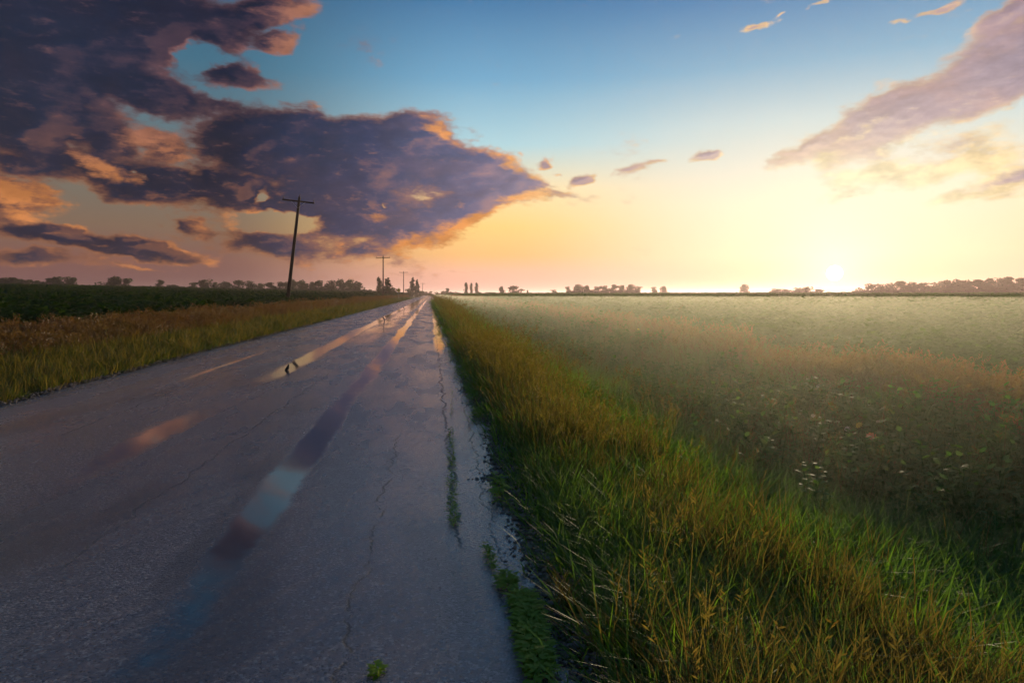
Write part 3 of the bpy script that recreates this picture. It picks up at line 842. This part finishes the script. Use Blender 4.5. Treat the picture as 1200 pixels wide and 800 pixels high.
def crown_mesh(kind, seed):
    r = np.random.default_rng(seed)
    P = []
    if kind == "round":
        cs = [(r.normal(0, .17), r.normal(0, .17), r.uniform(.16, .80), r.uniform(.17, .28)) for _ in range(14)]
        cs += [(0, 0, .45, .36), (0, 0, .80, .2), (.1, 0, .2, .3), (-.12, .05, .2, .3)]
    elif kind == "poplar":
        cs = [(r.normal(0, .10), r.normal(0, .10), z, .28 * (1.15 - .5 * abs(z - .45) * 1.7)) for z in np.linspace(.14, .93, 12)]
    elif kind == "conifer":
        cs = [(r.normal(0, .05), r.normal(0, .05), z, .52 * (1.04 - z) + .03) for z in np.linspace(.12, .99, 15)]
    else:   # bush
        cs = [(r.normal(0, .24), r.normal(0, .24), r.uniform(.15, .72), r.uniform(.16, .30)) for _ in range(11)]
    n = 900
    V, Fs = [], []
    for i in range(n):
        c = cs[r.integers(len(cs))]
        d = r.normal(size=3); d /= np.linalg.norm(d)
        rad = c[3] * r.uniform(.55, 1.08)
        zs = .45 if kind == "conifer" else .8
        p = np.array([c[0] + d[0] * rad, c[1] + d[1] * rad, min(max(c[2] + d[2] * rad * zs * .7, .02), 1.02)])
        a = r.normal(size=3); a /= np.linalg.norm(a)
        b = np.cross(a, r.normal(size=3)); b /= np.linalg.norm(b)
        s = r.uniform(.035, .070)
        o = len(V)
        V += [p - a * s, p - b * s * .6, p + a * s, p + b * s * .6]
        Fs.append((o, o + 1, o + 2, o + 3))
    me = bpy.data.meshes.new("crown")
    me.from_pydata([tuple(v) for v in V], [], Fs)
    me.materials.append(M_CONIF if kind == "conifer" else M_TREE)
    return me
def trunk_mesh(kind):
    mb = MB()
    top = .9 if kind in ("conifer", "poplar") else .62
    mb.tube([(0, 0, -.05), (.01, 0, .2), (0, .01, .45), (0, 0, top)], [.035, .028, .02, .006], 8)
    if kind in ("round", "bush"):
        for k in range(6):
            a = k * 1.05 + .3
            mb.tube([(0, 0, .2 + .05 * k), (.14 * math.cos(a), .14 * math.sin(a), .42 + .05 * k), (.25 * math.cos(a), .25 * math.sin(a), .55 + .04 * k)], [.016, .010, .004], 6, False)
    return mb.mesh("trunk", M_BARK)
CROWNS = {k: [crown_mesh(k, 10 * i + j) for j in range(n)] for i, (k, n) in enumerate((("round", 6), ("poplar", 3), ("conifer", 3), ("bush", 4)))}
TRUNKS = {k: trunk_mesh(k) for k in CROWNS}
NAMES = {"round": "broadleaf_tree", "poplar": "poplar_tree", "conifer": "conifer_tree", "bush": "bush"}
def tree(px, ytop, wpx, kind, depth, label, group=None):
    t = at_depth(px, ytop, depth)
    zg = gz(t.x, t.y)
    h = max(t.z - zg, .8); w = wpx * depth / F_PX * 1.25
    root = empty(NAMES[kind], (t.x, t.y, zg), R.uniform(0, 6.28))
    tag(root, label, "bush" if kind == "bush" else "tree", group)
    c = bpy.data.objects.new("crown", R.choice(CROWNS[kind])); COL.objects.link(c)
    c.parent = root; c.scale = (w, w, h)
    k = bpy.data.objects.new("trunk", TRUNKS[kind]); COL.objects.link(k)
    k.parent = root; k.scale = (h, h, h) if kind != "bush" else (w * .6, w * .6, h)
    return root

ORD = ("leftmost second third fourth fifth sixth seventh eighth ninth tenth eleventh twelfth thirteenth fourteenth "
       "fifteenth sixteenth seventeenth eighteenth").split()
def nth(what, where, i, n):
    if i == 0: return f"leftmost {what} {where}"
    if i == n - 1: return f"rightmost {what} {where}"
    return f"{ORD[i]} {what} from the left {where}"
GA = "trees in the dark hedge at the far left edge of the field"
ROW = ((4, 325.5, 14), (14, 325, 16), (24, 327, 12), (34, 327.5, 13), (44, 329, 10), (57, 326, 15), (68, 324, 16), (79, 324, 16), (86, 325, 9))
for i, (px, y, w) in enumerate(ROW):
    tree(px, y - 1.5, w, "round", 250 + R.uniform(-8, 8), nth("dark tree", "in the boxy hedge at the far left", i, len(ROW)), GA)
tree(135, 322, 21, "round", 245, "round dark tree standing alone, larger of the isolated pair on the left")
tree(147, 325, 11, "round", 247, "small round tree close beside the larger lone tree on the left")
tree(187, 326.5, 9, "round", 250, "narrow dark tree at the left end of a low field hedge")
ROW = ((197, 332, 13), (207, 332, 12), (217, 334, 12))
for i, (px, y, w) in enumerate(ROW):
    tree(px, y, w, "bush", 252, nth("low dark bush", "in the field hedge right of the narrow tree", i, len(ROW)), "bushes of the low hedge on the left field")
GB = "trees in the woodland row behind the leaning pole"
ROW = ((227, 331, 9), (240, 327.5, 16), (252, 331, 9), (263, 330, 14), (279, 328, 18), (294, 329, 13), (305, 332, 11), (317, 331, 12), (328, 330, 13), (336, 330, 10),
                 (343, 327, 9), (354, 328, 16), (366, 330, 12), (375, 328, 14), (387, 328, 15), (399, 327, 14), (410, 327, 13), (418, 329, 12))
for i, (px, y, w) in enumerate(ROW):
    tree(px, y - 1.5, w, "round", 265 + R.uniform(-10, 10), nth("dark rounded tree", "in the long woodland row behind the leaning pole", i, len(ROW)), GB)
ROW = ((427, 337, 9), (435, 338, 9))
for i, (px, y, w) in enumerate(ROW):
    tree(px, y, w, "bush", 262, nth("low bush", "past the right end of the woodland row", i, len(ROW)), "low bushes past the woodland row")
tree(444, 325.5, 8, "poplar", 190, "tall narrow dark tree left of the second pole")
tree(454, 326, 13, "conifer", 186, "dark pointed tree in front of the second pole")
tree(459.5, 333, 8, "bush", 184, "dark bush sloping down beside the yellow road sign")
tree(449, 333, 14, "bush", 188, "dark bush filling the foot of the second pole")
tree(477, 336.5, 8, "bush", 270, "small bush below the third pole")
tree(483, 325.5, 9, "conifer", 300, "taller spiky conifer left of the road end")
tree(488.5, 328, 8, "conifer", 305, "shorter conifer joined to the taller spiky one")
ROW = ((494, 339, 9), (500, 340, 9), (505, 342, 7))
for i, (px, y, w) in enumerate(ROW):
    tree(px, y, w, "bush", 420, nth("small bush", "on the left side of the vanishing road end", i, len(ROW)), "bushes left of the road end")
ROW = ((515, 340.5, 8), (520, 339, 6), (528, 340, 9), (536, 340.5, 9))
for i, (px, y, w) in enumerate(ROW):
    tree(px, y, w, "bush", 440, nth("small bush", "on the right side of the vanishing road end", i, len(ROW)), "bushes right of the road end")
tree(524, 336.5, 5, "round", 445, "small round tree above the bushes right of the road end")
tree(546.5, 331.5, 5.5, "poplar", 400, "leftmost of three slim poplars right of the road end")
tree(552, 332, 4.5, "poplar", 402, "middle of three slim poplars right of the road end")
tree(558.5, 331.5, 5, "poplar", 404, "rightmost of three slim poplars right of the road end")
ROW = ((567, 341, 11), (576, 341, 11))
for i, (px, y, w) in enumerate(ROW):
    tree(px, y, w, "bush", 410, nth("low bush", "between the poplars and the wide misty tree", i, len(ROW)), "low bushes right of the poplars")
tree(588, 334, 7, "round", 410, "slender tree just left of the wide misty tree")
tree(602, 333.5, 17, "round", 405, "wide misty tree with a full crown right of the poplars")
tree(618, 340, 3, "poplar", 410, "tiny thin tree standing alone right of the wide misty tree")
ROW = ((630, 342, 10), (640, 342, 10), (660, 342, 10))
for i, (px, y, w) in enumerate(ROW):
    tree(px, y, w, "bush", 420, nth("very low bush", "around the small lone tree on the hazy horizon", i, len(ROW)), "very low bushes on the hazy horizon")
tree(650, 338.5, 8, "round", 420, "small lone round tree on the hazy horizon")
tree(666, 334, 6, "round", 430, "narrow pale tree at the left end of the hazy wood")
GC = "pale trees of the hazy wood on the horizon"
ROW = ((677, 331.5, 13), (688, 333, 11), (699, 334, 11), (709, 333, 11), (719, 332, 11), (729, 332.5, 11), (739, 331.5, 12), (747, 334, 9))
for i, (px, y, w) in enumerate(ROW):
    tree(px, y, w, "round", 360 + R.uniform(-10, 10), nth("pale tree", "in the misty wood left of the glare", i, len(ROW)), GC)
tree(767, 335, 8, "round", 445, "left of the two small hazy trees past the misty wood")
tree(778, 334, 9, "round", 450, "right of the two small hazy trees past the misty wood")
ROW = ((790, 342, 12), (806, 342.5, 12), (822, 342, 13), (838, 342.5, 12), (854, 341, 12), (886, 341, 12))
for i, (px, y, w) in enumerate(ROW):
    tree(px, y, w, "bush", 450, nth("faint low bush", "in the horizon row around the lone hazy tree", i, len(ROW)), "faint low bushes left of the sun")
tree(872, 331.5, 11, "round", 440, "lone hazy tree with a square top left of the sun")
GD = "hazy trees under and beside the setting sun"
ROW = ((908, 337, 16), (921, 338, 15), (934, 336, 15), (946, 335, 15), (958, 338, 15), (972, 341, 16), (988, 341, 16), (1003, 340, 15))
for i, (px, y, w) in enumerate(ROW):
    tree(px, y, w, "round", 330 + R.uniform(-10, 10), nth("glowing hazy tree", "in the low row under the setting sun", i, len(ROW)), GD)
GE = "trees of the wood right of the sun"
ROW = ((1018, 333, 16), (1030, 333.5, 17), (1043, 332, 17), (1056, 330, 18), (1069, 331, 18), (1082, 332, 18), (1096, 331.5, 18), (1109, 328.5, 19), (1121, 327.5, 18), (1134, 328.5, 19),
                 (1147, 328, 19), (1160, 326.5, 19), (1172, 326, 18), (1183, 324.5, 20), (1196, 326, 20), (1210, 325, 20), (1225, 326, 20), (1240, 327, 22))
for i, (px, y, w) in enumerate(ROW):
    tree(px, y - 2.5, w, "round", 270 + R.uniform(-10, 10), nth("mauve tree", "in the thick hazy wood right of the sun", i, len(ROW)), GE)

ROW = ((1012, 338, 16), (1024, 338, 17), (1037, 337, 17), (1050, 336, 18), (1063, 336, 18), (1076, 336, 18), (1089, 336, 18), (1103, 335, 19), (1116, 334, 18), (1128, 334, 19),
                 (1141, 334, 19), (1154, 333, 19), (1167, 332, 19), (1179, 332, 20), (1191, 331, 20), (1204, 331, 20), (1218, 331, 20))
for i, (px, y, w) in enumerate(ROW):
    tree(px, y, w, "bush", 264 + R.uniform(-3, 3), nth("undergrowth bush", "at the foot of the wood right of the sun", i, len(ROW)), "undergrowth bushes of the wood right of the sun")
ROW = ((322, 336, 16), (334, 336, 14), (348, 335, 16), (361, 335, 15), (372, 335, 14), (383, 335, 14), (394, 334, 14), (405, 334, 14), (415, 335, 13))
for i, (px, y, w) in enumerate(ROW):
    tree(px, y, w, "bush", 258 + R.uniform(-3, 3), nth("dark bush", "at the foot of the woodland row by the pole", i, len(ROW)), "dark bushes at the foot of the woodland row")
ROW = ((671, 339, 11), (683, 338, 13), (694, 338, 13), (705, 338, 13), (715, 338, 13), (726, 338, 13), (736, 338, 13), (745, 338.5, 11))
for i, (px, y, w) in enumerate(ROW):
    tree(px, y, w, "bush", 355, nth("pale low bush", "below the misty wood left of the glare", i, len(ROW)), "low bushes at the foot of the misty wood")
ROW = ((900, 341, 14), (914, 340, 16), (927, 340, 16), (940, 340, 15), (952, 340, 15), (965, 341.5, 15), (980, 342, 15), (996, 341.5, 15))
for i, (px, y, w) in enumerate(ROW):
    tree(px, y, w, "bush", 324, nth("glowing low bush", "below the tree row under the sun", i, len(ROW)), "low bushes under the sun")
# brush round the foot of the leaning pole
for px, y, w, lab in ((318, 357, 7, "small dark bush in the rusty grass left of the leaning pole"), (329, 355, 12, "low brush at the left foot of the leaning pole"), (341, 354.5, 9, "low brush at the right foot of the leaning pole")):
    tree(px, y, w, "bush", 55, lab)

# ------------------------------------------------------------------ weeds growing out of the asphalt
def weed_patch(pts, rad, n, h, label, name="crack_weed", mat=None):
    """A mat of small leaves and blades rooted along a line of ground points."""
    mb = MB()
    base = Vector((sum(p[0] for p in pts) / len(pts), sum(p[1] for p in pts) / len(pts), 0.02))
    for i in range(n):
        f = R.random() * (len(pts) - 1); k = min(int(f), len(pts) - 2); f -= k
        p = Vector(pts[k]).lerp(Vector(pts[k + 1]), f) - base
        rr = rad * (R.uniform(.5, 1.1)) * math.sqrt(R.random()); a = R.uniform(0, 6.28)
        q = Vector((p.x + rr * math.cos(a), p.y + rr * math.sin(a) * 1.3, .0))
        if mat or R.random() < .3:
            blade(mb, q, R.uniform(0, 6.28), h * R.uniform(.5, 1.2), R.uniform(.4, 1.6), .006, 3, R.uniform(.2, .6))
        else:
            z = h * R.uniform(.1, .7)
            leaf(mb, q + Vector((0, 0, z)), Vector((math.cos(a), math.sin(a), R.uniform(-.1, .25))), Vector((0, 0, 1)), h * R.uniform(.2, .9), h * R.uniform(.15, .40))
    o = mb.build(name, mat or M_MOSS, None, base)
    return tag(o, label, "weed")
def gp(*l): return [tuple(on_ground(*p)) for p in l]
weed_patch(gp((528, 505), (529, 535), (530, 565), (531, 595), (533, 622)), .035, 420, .055, "long thin line of green weeds along the middle asphalt crack")
weed_patch(gp((530, 458), (529, 478), (528, 492)), .03, 70, .04, "sparse small weeds above the long line in the crack")
weed_patch(gp((583, 566), (585, 578), (587, 592)), .045, 150, .11, "green tuft beside the asphalt edge right of the long weed line")
weed_patch(gp((571, 645), (574, 658), (577, 672)), .028, 130, .05, "small dark weed sprig growing above the round clump")
weed_patch(gp((590, 684), (597, 694)), .055, 260, .06, "round yellow green clump at the top of the large weed patch")
weed_patch(gp((610, 706), (618, 720), (620, 745), (626, 770), (634, 800)), .075, 2600, .06, "large green weed patch spilling over the asphalt edge in the foreground")
weed_patch(gp((552, 460), (555, 472)), .08, 160, .12, "small weed tuft on the road edge below the distant grass")
weed_patch(gp((559, 484), (561, 492)), .07, 150, .11, "second weed tuft on the road edge, right of the sparse crack weeds")
weed_patch(gp((538, 434), (541, 447)), .10, 160, .14, "farther weed tuft breaking up the right edge of the wet road")
weed_patch(gp((441, 792), (443, 800)), .02, 60, .05, "tiny weed in the crack at the bottom of the view")
weed_patch(gp((655, 716), (668, 716)), .05, 45, .26, "golden dry grass tuft drooping onto the asphalt edge", "dry_grass_tuft", M_DRY)

# ------------------------------------------------------------------ wild flowers in the ditch
def petal_mat(name, c):
    return leaf_mat(name, [tuple(v * .85 for v in c), c], .45, .03)
M_ORANGE = petal_mat("orange_petal", (.62, .24, .10)); M_YELLOW = petal_mat("yellow_petal", (.62, .46, .05)); M_WHITE = petal_mat("white_petal", (.62, .58, .48))
def wildflower(px, py, d, size, pm, label, group=None):
    p = at_depth(px, py, d)
    zg = gz(p.x, p.y)
    h = max(p.z - zg, .25)
    root = empty("wildflower", (p.x, p.y, p.z - h), R.uniform(0, 6.28))
    tag(root, label, "flower", group)
    st = MB(); st.tube([(0, 0, -.05), (.03, .01, h * .5), (0, 0, h)], [.007, .006, .004], 6); st.build("stem", M_WEED, root)
    for k in range(6):
        lf = MB(); a = k * 2.4
        leaf(lf, Vector((0, 0, h * (.2 + .12 * k))), Vector((math.cos(a), math.sin(a), .3)), Vector((0, 0, 1)), .13, .05)
        lf.build("leaf", M_WEED, root)
    bl = MB()
    tilt = Euler((R.uniform(.5, 1.0), 0, 0)).to_matrix()
    for ring, (cnt, ln, el) in enumerate(((9, 1.0, .15), (7, .8, .7))):
        for k in range(cnt):
            a = 6.283 * k / cnt + ring * .3
            leaf(bl, Vector((0, 0, h)), tilt @ Vector((math.cos(a), math.sin(a), el)), tilt @ Vector((0, 0, 1)), size * .55 * ln, size * .34)
    bl.build("blossom", pm, root)
wildflower(1021, 511, 7.6, .11, M_ORANGE, "large orange blossom in the weedy ditch below the sun")
wildflower(1007, 498, 7.9, .085, M_YELLOW, "yellow blossom just left of the large orange one")
wildflower(993, 502, 8.1, .07, M_WHITE, "pale blossom left of the yellow one in the ditch")
wildflower(953, 487, 8.6, .06, M_WHITE, "cream blossom left of the ditch flower cluster, on its own")
wildflower(1029, 494, 8.2, .05, M_WHITE, "small white blossom above the large orange one")
wildflower(959, 452, 11.0, .075, M_WHITE, "pale pinkish seed blossom in the rust grass below the sun")
wildflower(1112, 520, 8.0, .05, M_WHITE, "small pale blossom in the weeds right of the orange one")
wildflower(748, 386, 24.0, .09, M_YELLOW, "tiny yellow bloom far along the right ditch")

# ------------------------------------------------------------------ a bird on the road
def bird():
    p = on_ground(337, 436.5)
    root_z = p.z + .0
    mb = MB()
    sp = [(-.075, 0, .030), (-.050, 0, .042), (-.030, 0, .055), (-.012, 0, .072), (.008, 0, .098), (.016, 0, .122), (.018, 0, .136), (.022, 0, .147), (.030, 0, .152), (.038, 0, .150), (.043, 0, .148), (.058, 0, .145)]
    rd = [.008, .012, .022, .033, .035, .028, .019, .019, .018, .012, .005, .0012]
    mb.tube(sp, rd, 12)
    for s in (-1, 1):
        mb.tube([(-.005, s * .014, .065), (-.004, s * .015, .03), (0, s * .015, .0)], [.006, .003, .0025], 5)
        mb.tube([(-.016, s * .015, .002), (0, s * .015, .003), (.022, s * .018, .002)], [.0015, .003, .0015], 5)
        mb.tube([(.014, s * .033, .108), (-.016, s * .034, .074), (-.060, s * .014, .040)], [.007, .013, .003], 6)   # folded wing
    o = mb.build("bird", plain_mat("dark_feathers", (.018, .016, .016), (.035, .028, .024), 30, .7), None, (p.x, p.y, root_z + .004))
    o.rotation_euler = (0, 0, math.radians(50))
    tag(o, "small dark bird standing on the wet road near the leaning pole", "bird")
bird()

# ------------------------------------------------------------------ haze over the fields
def mist():
    """Low mist added right of the road to stand in for lens veil."""
    m, g = new_mat("ground_mist")
    pv = g.n('ShaderNodeVolumePrincipled')
    pv.inputs['Color'].default_value = (.97, 1.0, .78, 1)  # yellow-green tint makes the sunlit veil look greener
    pv.inputs['Density'].default_value = VEIL_DENSITY
    pv.inputs['Anisotropy'].default_value = .60
    o = g.n('ShaderNodeOutputMaterial'); g.t.links.new(pv.outputs[0], o.inputs['Volume'])
    # added volume standing in for lens veil; tapered so it stays dim far off
    mb = MB()
    ring = [(4.0, 1.30), (75.0, 1.30), (160.0, 1.10), (700.0, .96)]
    vs = []
    for y, t in ring: vs += [(2.4, y, -.95), (6.0 + y * 1.15, y, -.95), (6.0 + y * 1.15, y, t), (2.4, y, t)]
    fs = [(0, 1, 2, 3)] + [(12, 15, 14, 13)]
    for k in range(3):
        for e in range(4):
            a, b = k * 4 + e, k * 4 + (e + 1) % 4
            fs.append((a, a + 4, b + 4, b))
    mb.add(vs, fs)
    tag(mb.build("mist", m), "added low mist over the weedy ditch and field on the right", kind="stuff")
VEIL_DENSITY = .0044
mist()
def haze():
    m, g = new_mat("evening_haze")
    pv = g.n('ShaderNodeVolumePrincipled')
    pv.inputs['Color'].default_value = (*HAZE_COL, 1)
    pv.inputs['Density'].default_value = HAZE_DENSITY
    pv.inputs['Anisotropy'].default_value = HAZE_G
    o = g.n('ShaderNodeOutputMaterial'); g.t.links.new(pv.outputs[0], o.inputs['Volume'])
    mb = MB(); mb.box(Vector((0, 1950, 5.2)), (7600, 4400, 14.4))
    ob = mb.build("haze", m)
    tag(ob, "thin warm evening haze lying over the fields", kind="stuff")
HAZE_COL, HAZE_DENSITY, HAZE_G = (1.0, .82, .80), .0003, .62
haze()
